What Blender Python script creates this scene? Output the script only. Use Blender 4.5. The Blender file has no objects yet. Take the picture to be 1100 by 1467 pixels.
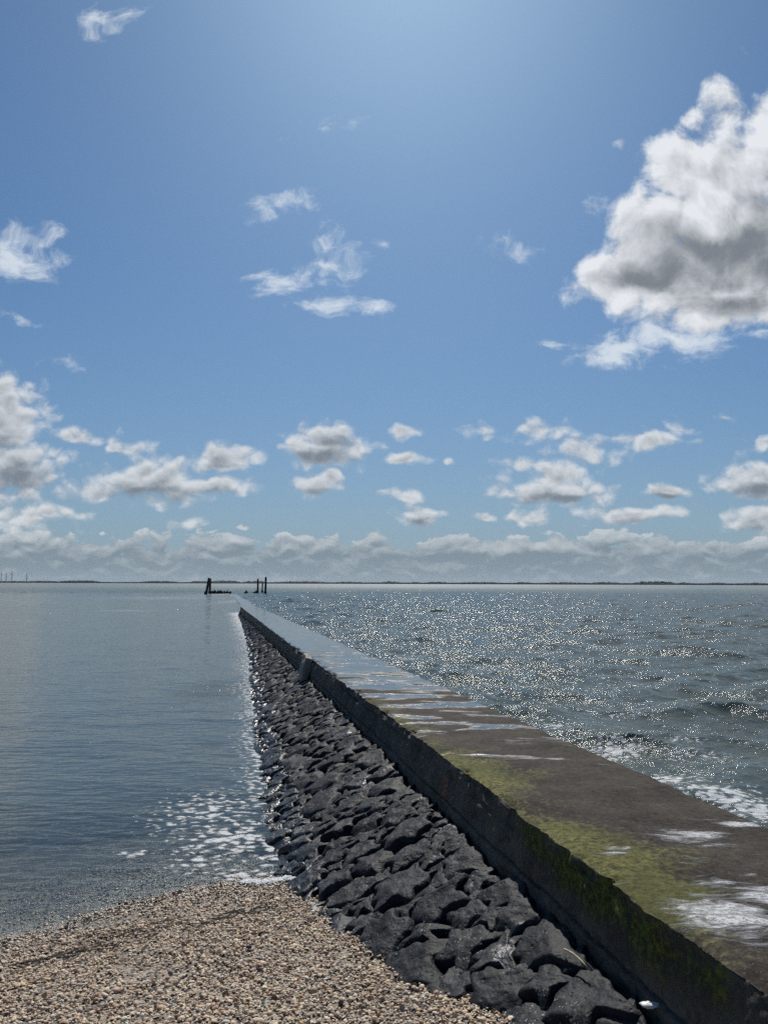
import bpy, math, random
import numpy as np
from mathutils import Vector, Matrix

random.seed(7)
rng = np.random.default_rng(11)
SC = bpy.context.scene
COL = SC.collection

# ------------------------------------------------------------------ camera maths
F, CX, CY, PW, PH = 1102.0, 550.0, 733.5, 1100.0, 1467.0
H = 2.6
PITCH = math.radians(5.32)
ROLL = math.radians(0.18)
cr, sr = math.cos(ROLL), math.sin(ROLL)
cp, sp = math.cos(PITCH), math.sin(PITCH)


def ray(px, py):
    a, b = (px - CX) / F, (CY - py) / F
    a, b = a * cr - b * sr, a * sr + b * cr
    return Vector((a, cp - b * sp, sp + b * cp))


def ground(px, py, z=0.0):
    d = ray(px, py)
    t = (z - H) / d.z
    return Vector((d.x * t, d.y * t, z))


def tan_uv(px, py):
    d = ray(px, py)
    return d.x / d.y, d.z / d.y


# ------------------------------------------------------------------ numpy noise
_perm = rng.permutation(256)
_perm = np.concatenate([_perm, _perm, _perm])
_grad = rng.normal(size=(256, 3))
_grad /= np.linalg.norm(_grad, axis=1)[:, None]


def perlin(x, y, z=0.0):
    x = np.asarray(x, float)
    y = np.asarray(y, float) + 0 * x
    z = np.asarray(z, float) + 0 * x
    xi, yi, zi = np.floor(x).astype(int), np.floor(y).astype(int), np.floor(z).astype(int)
    xf, yf, zf = x - xi, y - yi, z - zi
    u, v, w = [t * t * t * (t * (t * 6 - 15) + 10) for t in (xf, yf, zf)]
    xi &= 255; yi &= 255; zi &= 255

    def g(a, b, c):
        h = _perm[_perm[_perm[(xi + a) & 255] + ((yi + b) & 255)] + ((zi + c) & 255)]
        G = _grad[h]
        return G[..., 0] * (xf - a) + G[..., 1] * (yf - b) + G[..., 2] * (zf - c)

    def L(a, b, t):
        return a + t * (b - a)
    return L(L(L(g(0, 0, 0), g(1, 0, 0), u), L(g(0, 1, 0), g(1, 1, 0), u), v),
             L(L(g(0, 0, 1), g(1, 0, 1), u), L(g(0, 1, 1), g(1, 1, 1), u), v), w) * 1.5


def fbm(x, y, z=0.0, oct=4, gain=0.5):
    r, a, f = 0, 1.0, 1.0
    for k in range(oct):
        r = r + a * perlin(np.asarray(x) * f + 13.7 * k, np.asarray(y) * f + 5.1 * k, np.asarray(z) * f)
        a *= gain; f *= 2.03
    return r


def sstep(a, b, x):
    t = np.clip((np.asarray(x, float) - a) / (b - a), 0, 1)
    return t * t * (3 - 2 * t)


# ------------------------------------------------------------------ mesh helpers
def raw_mesh(name, V, loops, counts, mat, smooth=True, attrs=None, parent=None, col=None):
    me = bpy.data.meshes.new(name)
    V = np.ascontiguousarray(V, np.float32)
    loops = np.ascontiguousarray(loops, np.int32).ravel()
    counts = np.ascontiguousarray(counts, np.int32)
    me.vertices.add(len(V)); me.vertices.foreach_set('co', V.ravel())
    me.loops.add(len(loops)); me.loops.foreach_set('vertex_index', loops)
    me.polygons.add(len(counts))
    st = np.zeros(len(counts), np.int32); st[1:] = np.cumsum(counts)[:-1]
    me.polygons.foreach_set('loop_start', st)
    try:
        me.polygons.foreach_set('loop_total', counts)
    except Exception:
        pass
    me.polygons.foreach_set('use_smooth', np.full(len(counts), smooth, bool))
    for k, a in (attrs or {}).items():
        at = me.attributes.new(k, 'FLOAT', 'POINT')
        at.data.foreach_set('value', np.ascontiguousarray(a, np.float32).ravel())
    if col is not None:
        at = me.attributes.new('col', 'FLOAT_COLOR', 'POINT')
        c = np.ones((len(V), 4), np.float32); c[:, :3] = col
        at.data.foreach_set('color', c.ravel())
    me.update(calc_edges=True)
    me.validate()
    if mat: me.materials.append(mat)
    o = bpy.data.objects.new(name, me)
    COL.objects.link(o)
    if parent: o.parent = parent
    return o


def grid_faces(nr, nc, closed=False):
    r = np.arange(nr - 1)[:, None]
    c = np.arange(nc if closed else nc - 1)[None, :]
    c2 = (c + 1) % nc
    q = np.stack([r * nc + c + 0 * r, r * nc + c2, (r + 1) * nc + c2, (r + 1) * nc + c], -1).reshape(-1, 4)
    return q


def grid_mesh(name, P, mat, attrs=None, closed=False, flip=False, **kw):
    nr, nc = P.shape[:2]
    q = grid_faces(nr, nc, closed)
    if flip: q = q[:, ::-1]
    return raw_mesh(name, P.reshape(-1, 3), q, np.full(len(q), 4), mat, attrs={k: a.ravel() for k, a in (attrs or {}).items()}, **kw)


class MB:
    """collects closed shapes, builds one mesh"""
    def __init__(s): s.V, s.F = [], []

    def add(s, V, Fc):
        b = len(s.V); s.V += [tuple(v) for v in V]; s.F += [[i + b for i in f] for f in Fc]

    def tube(s, pts, rad, n=10, cap=True):
        pts = [Vector(p) for p in pts]
        V, Fc = [], []
        for i, p in enumerate(pts):
            d = (pts[min(i + 1, len(pts) - 1)] - pts[max(i - 1, 0)]).normalized()
            a = d.orthogonal().normalized() if abs(d.z) > .9 else d.cross(Vector((0, 0, 1))).normalized()
            b = d.cross(a)
            r = rad[i] if isinstance(rad, (list, tuple)) else rad
            for k in range(n):
                t = 2 * math.pi * k / n
                V.append(p + (a * math.cos(t) + b * math.sin(t)) * r)
        for i in range(len(pts) - 1):
            for k in range(n):
                Fc.append([i * n + k, i * n + (k + 1) % n, (i + 1) * n + (k + 1) % n, (i + 1) * n + k])
        if cap:
            Fc.append(list(range(n))[::-1]); Fc.append([(len(pts) - 1) * n + k for k in range(n)])
        s.add(V, Fc)

    def lump(s, c, r, n=8, m=5, jit=.2):
        V, Fc = [], []
        for i in range(m + 1):
            ph = math.pi * i / m
            for k in range(n):
                t = 2 * math.pi * k / n
                j = 1 + random.uniform(-jit, jit)
                V.append((c[0] + r[0] * j * math.sin(ph) * math.cos(t), c[1] + r[1] * j * math.sin(ph) * math.sin(t), c[2] + r[2] * j * math.cos(ph)))
        for i in range(m):
            for k in range(n):
                Fc.append([i * n + k, (i + 1) * n + k, (i + 1) * n + (k + 1) % n, i * n + (k + 1) % n])
        s.add(V, Fc)

    def build(s, name, mat, parent=None, smooth=True, loc=None):
        V = np.array(s.V)
        if loc is not None: V = V - np.array(loc)
        o = raw_mesh(name, V, [i for f in s.F for i in f], [len(f) for f in s.F], mat, smooth=smooth, parent=parent)
        if loc is not None: o.location = loc
        return o


def tag(o, label=None, cat=None, group=None, kind=None):
    if label: o['label'] = label
    if cat: o['category'] = cat
    if group: o['group'] = group
    if kind: o['kind'] = kind
    return o


def empty(name, loc):
    o = bpy.data.objects.new(name, None); COL.objects.link(o); o.location = loc
    o.empty_display_size = .2
    return o


# ------------------------------------------------------------------ node helper
class NT:
    def __init__(s, tree): s.t = tree; s.n = tree.nodes; s.l = tree.links

    def _set(s, sock, v):
        if isinstance(v, bpy.types.NodeSocket): s.l.new(v, sock)
        elif v is not None: sock.default_value = v

    def node(s, typ, ins=None, **props):
        n = s.n.new(typ)
        for k, v in props.items(): setattr(n, k, v)
        for k, v in (ins or {}).items(): s._set(n.inputs[k], v)
        return n

    def m(s, op, a, b=None, c=None, clamp=False):
        n = s.n.new('ShaderNodeMath'); n.operation = op; n.use_clamp = clamp
        s._set(n.inputs[0], a)
        if b is not None: s._set(n.inputs[1], b)
        if c is not None: s._set(n.inputs[2], c)
        return n.outputs[0]

    def vm(s, op, a, b=None, c=None, out=0):
        n = s.n.new('ShaderNodeVectorMath'); n.operation = op
        s._set(n.inputs[0], a)
        if b is not None: s._set(n.inputs[1], b)
        if c is not None: s._set(n.inputs[2], c)
        return n.outputs[out]

    def ss(s, x, a, b, lo=0.0, hi=1.0):
        n = s.n.new('ShaderNodeMapRange'); n.interpolation_type = 'SMOOTHSTEP'
        s._set(n.inputs[0], x); n.inputs[1].default_value = a; n.inputs[2].default_value = b
        n.inputs[3].default_value = lo; n.inputs[4].default_value = hi
        return n.outputs[0]

    def mix(s, f, a, b, blend='MIX'):
        n = s.n.new('ShaderNodeMix'); n.data_type = 'RGBA'; n.blend_type = blend
        s._set(n.inputs[0], f)
        for i, v in ((6, a), (7, b)):
            if isinstance(v, (tuple, list)): v = tuple(v) + (1.0,) if len(v) == 3 else v
            s._set(n.inputs[i], v)
        return n.outputs[2]

    def noise(s, vec, scale, detail=4, rough=.5, dist=0.0, color=False, dim='3D'):
        n = s.n.new('ShaderNodeTexNoise'); n.noise_dimensions = dim
        s._set(n.inputs['Vector'], vec)
        n.inputs['Scale'].default_value = scale; n.inputs['Detail'].default_value = detail
        n.inputs['Roughness'].default_value = rough; n.inputs['Distortion'].default_value = dist
        return n.outputs[1 if color else 0]

    def voro(s, vec, scale, feature='F1', out='Distance', rnd=1.0, dim='3D'):
        n = s.n.new('ShaderNodeTexVoronoi'); n.feature = feature; n.voronoi_dimensions = dim
        s._set(n.inputs['Vector'], vec); n.inputs['Scale'].default_value = scale
        n.inputs['Randomness'].default_value = rnd
        return n.outputs[out]

    def attr(s, name, out='Fac'):
        n = s.n.new('ShaderNodeAttribute'); n.attribute_name = name
        return n.outputs[out]

    def comb(s, x, y, z=0.0):
        n = s.n.new('ShaderNodeCombineXYZ')
        for i, v in enumerate((x, y, z)): s._set(n.inputs[i], v)
        return n.outputs[0]

    def sep(s, v):
        n = s.n.new('ShaderNodeSeparateXYZ'); s._set(n.inputs[0], v); return n.outputs

    def bump(s, h, strength=1.0, dist=1.0, normal=None):
        n = s.n.new('ShaderNodeBump'); n.inputs['Strength'].default_value = strength
        n.inputs['Distance'].default_value = dist; s._set(n.inputs['Height'], h)
        if normal: s._set(n.inputs['Normal'], normal)
        return n.outputs[0]


def material(name):
    m = bpy.data.materials.new(name); m.use_nodes = True
    t = m.node_tree; t.nodes.clear()
    nt = NT(t)
    out = t.nodes.new('ShaderNodeOutputMaterial')
    return m, nt, out


def principled(nt, out, base, rough=.7, normal=None, spec=.5, **kw):
    p = nt.n.new('ShaderNodeBsdfPrincipled')
    if isinstance(base, (tuple, list)): base = tuple(base) + (1.0,) if len(base) == 3 else base
    nt._set(p.inputs['Base Color'], base); nt._set(p.inputs['Roughness'], rough)
    nt._set(p.inputs['Specular IOR Level'], spec)
    if normal is not None: nt._set(p.inputs['Normal'], normal)
    for k, v in kw.items(): nt._set(p.inputs[k], v)
    if out: nt.l.new(p.outputs[0], out.inputs[0])
    return p.outputs[0]


# ------------------------------------------------------------------ camera, sun, sky
cam = bpy.data.cameras.new('camera'); camo = bpy.data.objects.new('camera', cam); COL.objects.link(camo)
cam.sensor_fit = 'VERTICAL'; cam.angle_y = 2 * math.atan(PH / 2 / F)
cam.clip_start = .05; cam.clip_end = 60000
right = Vector((cr, -sr * 0 + 0, 0))
cz = -ray(CX, CY).normalized()
cxv = (ray(CX + 100, CY) - ray(CX, CY)).normalized()
cyv = cz.cross(cxv)
M = Matrix((cxv, cyv, cz)).transposed().to_4x4(); M.translation = (0, 0, H)
camo.matrix_world = M
SC.camera = camo

SUN_AZ, SUN_EL = math.radians(1.8), math.radians(45)
sv = Vector((math.sin(SUN_AZ) * math.cos(SUN_EL), math.cos(SUN_AZ) * math.cos(SUN_EL), math.sin(SUN_EL)))
sl = bpy.data.lights.new('sun', 'SUN'); so = bpy.data.objects.new('sun', sl); COL.objects.link(so)
sl.energy = 4.6; sl.angle = math.radians(.53); sl.color = (1, .95, .88)
so.rotation_euler = (-sv).to_track_quat('-Z', 'Y').to_euler(); so.location = sv * 60

SC.view_settings.view_transform = 'Standard'; SC.view_settings.look = 'None'
SC.view_settings.exposure = 0.0; SC.view_settings.gamma = 1.0
SC.cycles.use_denoising = False
SC.cycles.sample_clamp_direct = 26.0
SC.cycles.max_bounces = 6; SC.cycles.transparent_max_bounces = 8
SC.cycles.caustics_reflective = False; SC.cycles.caustics_refractive = False

W = bpy.data.worlds.new('World'); SC.world = W; W.use_nodes = True
W.node_tree.nodes.clear()
nt = NT(W.node_tree)
SKY, KCOMP, TINT = 0.060, .42, (.60, .935, 1.28)
sky = nt.node('ShaderNodeTexSky', sky_type='NISHITA', sun_disc=False, sun_elevation=SUN_EL, sun_rotation=SUN_AZ,
              altitude=0, air_density=1.0, dust_density=.75, ozone_density=1.5)
tc = nt.node('ShaderNodeTexCoord').outputs['Generated']
dx, dy, dz = nt.sep(tc)
ysafe = nt.m('MAXIMUM', nt.m('ABSOLUTE', dy), .08)
u = nt.m('DIVIDE', dx, ysafe); v = nt.m('DIVIDE', dz, ysafe)
uv = nt.comb(u, v)


def blob_list(lst):
    r = []
    for b in lst:
        px, py, rx, ry = b[:4]; w = b[4] if len(b) > 4 else 1.0
        c = tan_uv(px, py); c2 = tan_uv(px + rx, py); c3 = tan_uv(px, py - ry)
        r.append((c[0], c[1], abs(c2[0] - c[0]), abs(c3[1] - c[1]), w))
    return r


def cloud_mask(P, blobs):
    cur = None
    for (a, b, ra, rb, w) in blobs:
        L = nt.vm('LENGTH', nt.vm('MULTIPLY_ADD', P, (1 / ra, 1 / rb, 0), (-a / ra, -b / rb, 0)), out=1)
        f = nt.m('MULTIPLY_ADD', L, -w, w)
        cur = f if cur is None else nt.m('MAXIMUM', cur, f)
    return cur


def layer(P, blobs, wscale, wamp, nscale, namp, detail, rough, stretch=(1, 1, 1), fine=True):
    Pn = nt.vm('MULTIPLY', P, stretch)
    wv = nt.vm('SUBTRACT', nt.noise(Pn, wscale, 2 if not fine else 3, .5, color=True, dim='2D'), (.5, .5, .5))
    Pw = nt.vm('MULTIPLY_ADD', wv, (wamp, wamp, 0), P)
    mk = cloud_mask(Pw, blobs)
    n = nt.noise(nt.vm('MULTIPLY', Pw, stretch), nscale, detail, rough, dim='2D')
    return nt.m('ADD', nt.m('MULTIPLY', nt.m('SUBTRACT', n, .5), namp), mk)


BIG = blob_list([(1120, 168, 95, 58), (1145, 205, 120, 80), (1135, 220, 150, 108), (1065, 245, 105, 78), (1000, 265, 110, 80), (950, 330, 105, 72), (905, 395, 76, 50), (1050, 385, 180, 105, 1.5),
                 (1120, 330, 120, 120), (1000, 455, 120, 40, .6)])
BIGD = blob_list([(1000, 372, 140, 56, 1.2), (1090, 350, 110, 75, 1.2), (925, 385, 70, 34, .9), (1085, 300, 60, 40, .5), (1050, 430, 140, 50, .55), (1060, 250, 60, 40, .25)])
WISP = blob_list([(395, 400, 42, 34, .9), (440, 375, 45, 24, .95), (480, 372, 58, 26, .95), (470, 345, 32, 36, .6), (465, 432, 52, 28, 1.0), (525, 440, 36, 14, .7), (410, 295, 70, 20, .5),
                  (165, 38, 40, 22, .8), (150, 12, 24, 22, .5), (20, 358, 90, 44, 1.1), (790, 492, 22, 12, .6), (455, 178, 40, 26, .42), (553, 352, 14, 9, .6), (20, 455, 40, 10, .4), (110, 510, 40, 12, .4), (740, 360, 50, 14, .3),
                  (900, 505, 110, 34, 1.1), (985, 485, 90, 30, 1.2), (870, 520, 60, 18, .9), (1085, 490, 70, 13, .9), (1060, 455, 70, 30, 1.0)])
LOW = blob_list([(15, 600, 62, 62), (30, 665, 72, 46), (110, 626, 62, 15, .7), (185, 640, 42, 11, .6), (20, 712, 60, 18, .8), (0, 560, 30, 40),
                 (225, 692, 105, 36), (325, 655, 55, 24), (300, 695, 72, 16), (205, 672, 40, 26), (135, 705, 70, 18, .6),
                 (468, 638, 76, 36), (440, 655, 45, 16), (455, 693, 40, 18), (470, 684, 24, 14), (597, 738, 42, 20), (578, 710, 34, 12, .8),
                 (577, 617, 26, 10, .7), (582, 655, 36, 11, .7), (640, 660, 12, 6, .5), (790, 705, 92, 26), (795, 682, 50, 28, .9), (835, 650, 60, 24, .75), (780, 618, 40, 20, .6),
                 (925, 632, 62, 16, .75), (970, 615, 22, 14, .6), (740, 668, 42, 12, .5), (955, 706, 42, 15), (1080, 685, 72, 30), (910, 736, 80, 14, .9), (765, 741, 42, 15, .8), (1085, 742, 60, 26, .8),
                 (698, 743, 22, 9, .7), (690, 618, 38, 10, .35), (1035, 600, 16, 7, .5), (1090, 640, 24, 14, .5), (265, 748, 30, 11, .7), (60, 735, 80, 16, .6), (20, 745, 90, 22, .6)])
LOWD = blob_list([(25, 685, 85, 26), (0, 630, 40, 30, .6), (215, 712, 95, 20), (310, 706, 60, 10, .7), (320, 668, 40, 10, .7), (470, 658, 70, 16), (490, 640, 40, 16, .6), (455, 704, 36, 9, .7), (597, 750, 34, 12, .9),
                  (790, 716, 90, 13, .9), (830, 664, 40, 10, .4), (955, 714, 34, 8, .8), (1080, 703, 66, 16, .9), (910, 746, 70, 8, .6), (765, 750, 34, 8, .5), (1085, 755, 56, 14, .6), (20, 725, 50, 10, .6)])


def warped(P, wscale, wamp, stretch):
    wv = nt.vm('SUBTRACT', nt.noise(nt.vm('MULTIPLY', P, stretch), wscale, 3, .5, color=True, dim='2D'), (.5, .5, .5))
    return nt.vm('MULTIPLY_ADD', wv, (wamp, wamp, 0), P)


def puffs(Pw, nscale, detail, rough, stretch, bil=.80):
    """billowed noise, about -1..1, rounded outward lumps"""
    Ps = nt.vm('MULTIPLY', Pw, stretch)
    n = nt.noise(Ps, nscale, detail, rough, dim='2D')
    vo = nt.voro(Ps, nscale * 1.6, dim='2D')
    return nt.m('ADD', nt.m('MULTIPLY', nt.m('SUBTRACT', n, .5), 1.5), nt.m('MULTIPLY', nt.m('SUBTRACT', .42, vo), bil))


def cumulus(blobs, dark, wscale, wamp, nscale, namp, detail, rough, delta, stretch, edge, bri, drk, kd, thick, bil=.6):
    Pw = warped(uv, wscale, wamp, stretch)
    n0 = puffs(Pw, nscale, detail, rough, stretch, bil)
    n1 = puffs(nt.vm('ADD', Pw, delta), nscale, max(3, detail - 4), rough, stretch, bil)
    D = nt.m('MULTIPLY_ADD', n0, namp, cloud_mask(Pw, blobs))
    al = nt.ss(D, edge[0], edge[1])
    relief = nt.m('SUBTRACT', n0, n1)
    dk = nt.ss(nt.m('MULTIPLY_ADD', n0, -.30, cloud_mask(Pw, dark)), -.15, .75)
    thin = nt.ss(D, edge[0], edge[1] * 2.6)
    lit = nt.m('MULTIPLY_ADD', relief, kd, 1.0)
    lit = nt.m('SUBTRACT', lit, nt.m('MULTIPLY', dk, nt.m('MULTIPLY_ADD', n0, .25, .76)))
    lit = nt.m('SUBTRACT', lit, nt.m('MULTIPLY', nt.ss(D, .30, 1.15), thick))
    lit = nt.m('SUBTRACT', lit, nt.m('MULTIPLY', nt.m('SUBTRACT', 1.0, thin), .10))
    lit = nt.m('SMOOTH_MAX', nt.m('MINIMUM', lit, 1.0), .0, .25)
    return al, nt.mix(lit, drk, bri)


skyc = sky.outputs[0]
# air: the scattered light compressed near the sun, as the eye sees it through thin haze
sc0 = nt.vm('SCALE', skyc, None); sc0.node.inputs[3].default_value = SKY
den = nt.vm('ADD', nt.vm('SCALE', sc0, None), (1, 1, 1)); den.node.inputs[0].links[0].from_node.inputs[3].default_value = KCOMP
base = nt.vm('DIVIDE', sc0, den)
base = nt.vm('MULTIPLY', base, TINT)
hz = nt.m('POWER', nt.m('SUBTRACT', 1.0, nt.m('MINIMUM', nt.m('MAXIMUM', v, 0.0), 1.0)), 7.0)
base = nt.mix(nt.m('MULTIPLY', hz, .92), base, (.265, .350, .435))

alA, colA = cumulus(BIG, BIGD, 5.0, .08, 11.0, 1.15, 10, .62, (-.006, .018, 0), (1, 1, 1), (-.02, .46), (.80, .83, .87), (.20, .22, .25), .95, .16)
w1 = layer(uv, WISP, 8.0, .085, 18.0, 3.0, 10, .66, stretch=(.8, 1.25, 1))
alW = nt.ss(w1, .08, 1.15)
alL, colL = cumulus(LOW, LOWD, 15.0, .024, 30.0, .85, 9, .62, (-.0015, .007, 0), (.85, 1.15, 1), (-.06, .60), (.67, .70, .735), (.19, .225, .265), .9, .55)
# long bank of cloud above the far shore
vb0, vb1 = tan_uv(550, 765)[1], tan_uv(550, 815)[1]
Pb = warped(uv, 14.0, .03, (1, 1.2, 1))
bn = puffs(Pb, 24.0, 9, .64, (.7, 1.5, 1), .38)
bn2 = puffs(nt.vm('ADD', Pb, (-.002, .007, 0)), 24.0, 5, .64, (.7, 1.5, 1), .38)
top = nt.m('MULTIPLY_ADD', bn, .058, vb0 - .004)
big = nt.m('MULTIPLY_ADD', nt.m('SUBTRACT', nt.noise(nt.comb(u, 0.0), 5.0, 2), .5), .05, top)
bt = nt.ss(nt.m('SUBTRACT', big, v), -.001, .005)
bl = nt.ss(v, .002, vb1 + .030)
alB = nt.m('MULTIPLY', nt.m('MULTIPLY', bt, nt.m('MULTIPLY_ADD', bl, .30, .62)), .92)
litB = nt.m('MULTIPLY_ADD', nt.m('SUBTRACT', bn, bn2), 1.15, nt.m('MULTIPLY_ADD', nt.ss(v, .022, vb0 + .012), .85, -.02), clamp=True)
colB = nt.mix(litB, (.195, .255, .305), (.56, .60, .63))
c = nt.mix(alB, base, colB)
c = nt.mix(nt.m('MULTIPLY', alL, .93), c, colL)
c = nt.mix(nt.m('MULTIPLY', alW, .80), c, (.74, .80, .86))
c = nt.mix(nt.m('MULTIPLY', alA, .98), c, colA)
bgP = nt.node('ShaderNodeBackground', {'Strength': 1.0}); nt.l.new(base, bgP.inputs[0])
bgC = nt.node('ShaderNodeBackground', {'Strength': 1.0}); nt.l.new(c, bgC.inputs[0])
gate = nt.m('MULTIPLY', nt.m('GREATER_THAN', dy, .09), nt.m('GREATER_THAN', dz, -.02))
mx = nt.node('ShaderNodeMixShader'); nt.l.new(gate, mx.inputs[0]); nt.l.new(bgP.outputs[0], mx.inputs[1]); nt.l.new(bgC.outputs[0], mx.inputs[2])
wo = nt.node('ShaderNodeOutputWorld'); nt.l.new(mx.outputs[0], wo.inputs[0])

# ------------------------------------------------------------------ breakwater plan
PSI = math.radians(12.23)
AX = np.array([-math.sin(PSI), math.cos(PSI)]); NX = np.array([math.cos(PSI), math.sin(PSI)])
XL, XR, XB = 2.01, 3.43, 1.93
ZT0, KS = H - 1.486, .0064
S_END = 63.0


def z_top(s): return ZT0 - KS * np.asarray(s, float)
def z_base(s): return .69 - KS * np.asarray(s, float)


_tw = np.array([[0, .58], [4, .60], [8, .64], [14, .76], [27, 1.2], [36, 1.43], [52, 1.70], [64, 1.82], [80, 1.9]])


def x_wat(s): return np.interp(s, _tw[:, 0], _tw[:, 1])


def dam_xy(s, X):
    s = np.asarray(s, float); X = np.asarray(X, float)
    return s * AX[0] + X * NX[0], s * AX[1] + X * NX[1]


def dam_sx(x, y): return x * AX[0] + y * AX[1], x * NX[0] + y * NX[1]


# shoreline as a height field -------------------------------------------------
SHORE = [ground(*p) for p in ((-330, 1440), (-150, 1392), (0, 1346), (120, 1311), (250, 1276), (330, 1262), (415, 1256), (470, 1262))]
sh_x = np.array([p.x for p in SHORE]); sh_y = np.array([p.y for p in SHORE])


def beach_z(x, y):
    x = np.asarray(x, float); y = np.asarray(y, float)
    ys = np.interp(x, sh_x, sh_y)
    ys = ys + np.where(x < sh_x[0], (x - sh_x[0]) * .5, 0)
    d = ys - y
    z = .125 * d * .95
    z = np.where(d < 0, np.maximum(.10 * d, -1.6), z)
    z = np.where(d > 7, .125 * 7 * .95 + (d - 7) * .03, z)
    s_, X_ = dam_sx(x, y)
    z = z + .075 * np.exp(-((X_ - 1.45) / .5) ** 2) * (1 - sstep(3.8, 5.6, s_))
    z = z + (.014 * fbm(x * 2.1 + 2, y * 2.6, 6, 3) + .03 * np.minimum(0, fbm(x * 1.1 + 5, y * 2.4 + 3, 9, 3) + .25)) * sstep(.15, .6, d)
    z = z + .012 * fbm(x * .9, y * .9, 0, 3) + .016 * fbm(x * .35 + 7, y * 1.6, 2.2, 2) * sstep(-.3, .8, d)
    return z


# ------------------------------------------------------------------ materials
def mat_beach():
    m, nt, out = material('shell_sand')
    pos = nt.node('ShaderNodeNewGeometry').outputs['Position']
    vc = nt.voro(pos, 55, out='Color'); vd = nt.voro(pos, 55)
    r, g, b = nt.sep(vc)
    c = nt.mix(r, (.17, .13, .095), (.50, .42, .32))
    c = nt.mix(nt.ss(g, .72, .78), c, (.05, .05, .055))
    big = nt.noise(pos, 1.1, 4, .6)
    c = nt.mix(nt.ss(big, .42, .62), c, nt.mix(.55, c, (.075, .06, .048)))
    z = nt.sep(pos)[2]
    wet = nt.ss(z, .015, .10, 1, 0)
    c = nt.mix(nt.m('MULTIPLY', wet, .6), c, nt.mix(.5, c, (.03, .027, .022)))
    h = nt.m('MULTIPLY', nt.m('SUBTRACT', .6, vd), .012)
    h = nt.m('ADD', h, nt.m('MULTIPLY', nt.noise(pos, 130, 2), .006))
    principled(nt, out, c, nt.ss(wet, 0, 1, .85, .3), nt.bump(h))
    return m


def mat_shell():
    m, nt, out = material('shells')
    pos = nt.node('ShaderNodeNewGeometry').outputs['Position']
    col = nt.attr('col', 'Color')
    n = nt.noise(pos, 160, 3, .6)
    c = nt.mix(nt.ss(n, .3, .7), nt.mix(.45, col, (.05, .04, .03)), col)
    z = nt.sep(pos)[2]
    wet = nt.ss(nt.m('ADD', z, nt.m('MULTIPLY', nt.noise(pos, 2.2, 3), .08)), .05, .16, 1, 0)
    c = nt.mix(nt.m('MULTIPLY', wet, .72), c, nt.mix(.55, c, (.05, .04, .025)))
    principled(nt, out, c, nt.ss(wet, 0, 1, .62, .3), nt.bump(nt.m('MULTIPLY', n, .002)), spec=.4)
    return m


def mat_rock():
    m, nt, out = material('basalt')
    g = nt.node('ShaderNodeNewGeometry'); pos = g.outputs['Position']
    rnd = nt.node('ShaderNodeObjectInfo').outputs['Random']
    n1 = nt.noise(pos, 5, 5, .6); n2 = nt.noise(pos, 60, 5, .65)
    c = nt.mix(nt.ss(n1, .3, .7), (.0062, .0076, .0096), (.0165, .0195, .024))
    c = nt.mix(nt.m('MULTIPLY', rnd, .6), c, (.017, .0195, .0225))
    c = nt.mix(nt.ss(nt.m('FRACT', nt.m('MULTIPLY', rnd, 7.3)), .80, 1.0, 0, .4), c, (.032, .034, .036))
    z0 = nt.sep(pos)[2]
    c = nt.mix(nt.m('MULTIPLY', nt.ss(z0, .04, .16, 1, 0), .6), c, (.006, .0075, .006))
    # small white barnacle and lichen flecks
    vd = nt.voro(pos, 42); patch = nt.noise(pos, 3.2, 2)
    fl = nt.m('MULTIPLY', nt.ss(vd, .10, .18, 1, 0), nt.ss(patch, .50, .62))
    n3 = nt.noise(pos, 34, 4, .7)
    lich = nt.m('MULTIPLY', nt.ss(n3, .63, .68), nt.ss(patch, .53, .62))
    fl = nt.m('MAXIMUM', fl, lich)
    c = nt.mix(nt.m('MULTIPLY', fl, .85), c, (.42, .43, .42))
    z = nt.sep(pos)[2]
    wet = nt.m('MAXIMUM', nt.ss(z, .06, .26, 1, 0), nt.m('MULTIPLY', nt.ss(nt.noise(pos, 2.3, 4, .65),   .60, .68), .8))
    rough = nt.m('SUBTRACT', nt.m('MULTIPLY_ADD', n2, .3, .48), nt.m('MULTIPLY', wet, .26))
    h = nt.m('ADD', nt.m('MULTIPLY', n2, .0016), nt.m('MULTIPLY', nt.noise(pos, 12, 5, .55), .020))
    h = nt.m('ADD', h, nt.m('MULTIPLY', nt.ss(nt.voro(pos, 24), .0, .35), .004))
    principled(nt, out, c, rough, nt.bump(h), spec=nt.m('MULTIPLY_ADD', wet, .25, .16))
    return m


def mat_rubble():
    m, nt, out = material('rubble')
    pos = nt.node('ShaderNodeNewGeometry').outputs['Position']
    n2 = nt.noise(pos, 30, 5, .65)
    principled(nt, out, nt.mix(n2, (.008, .008, .009), (.03, .03, .03)), .9, nt.bump(nt.m('MULTIPLY', n2, .03)))
    return m


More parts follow.
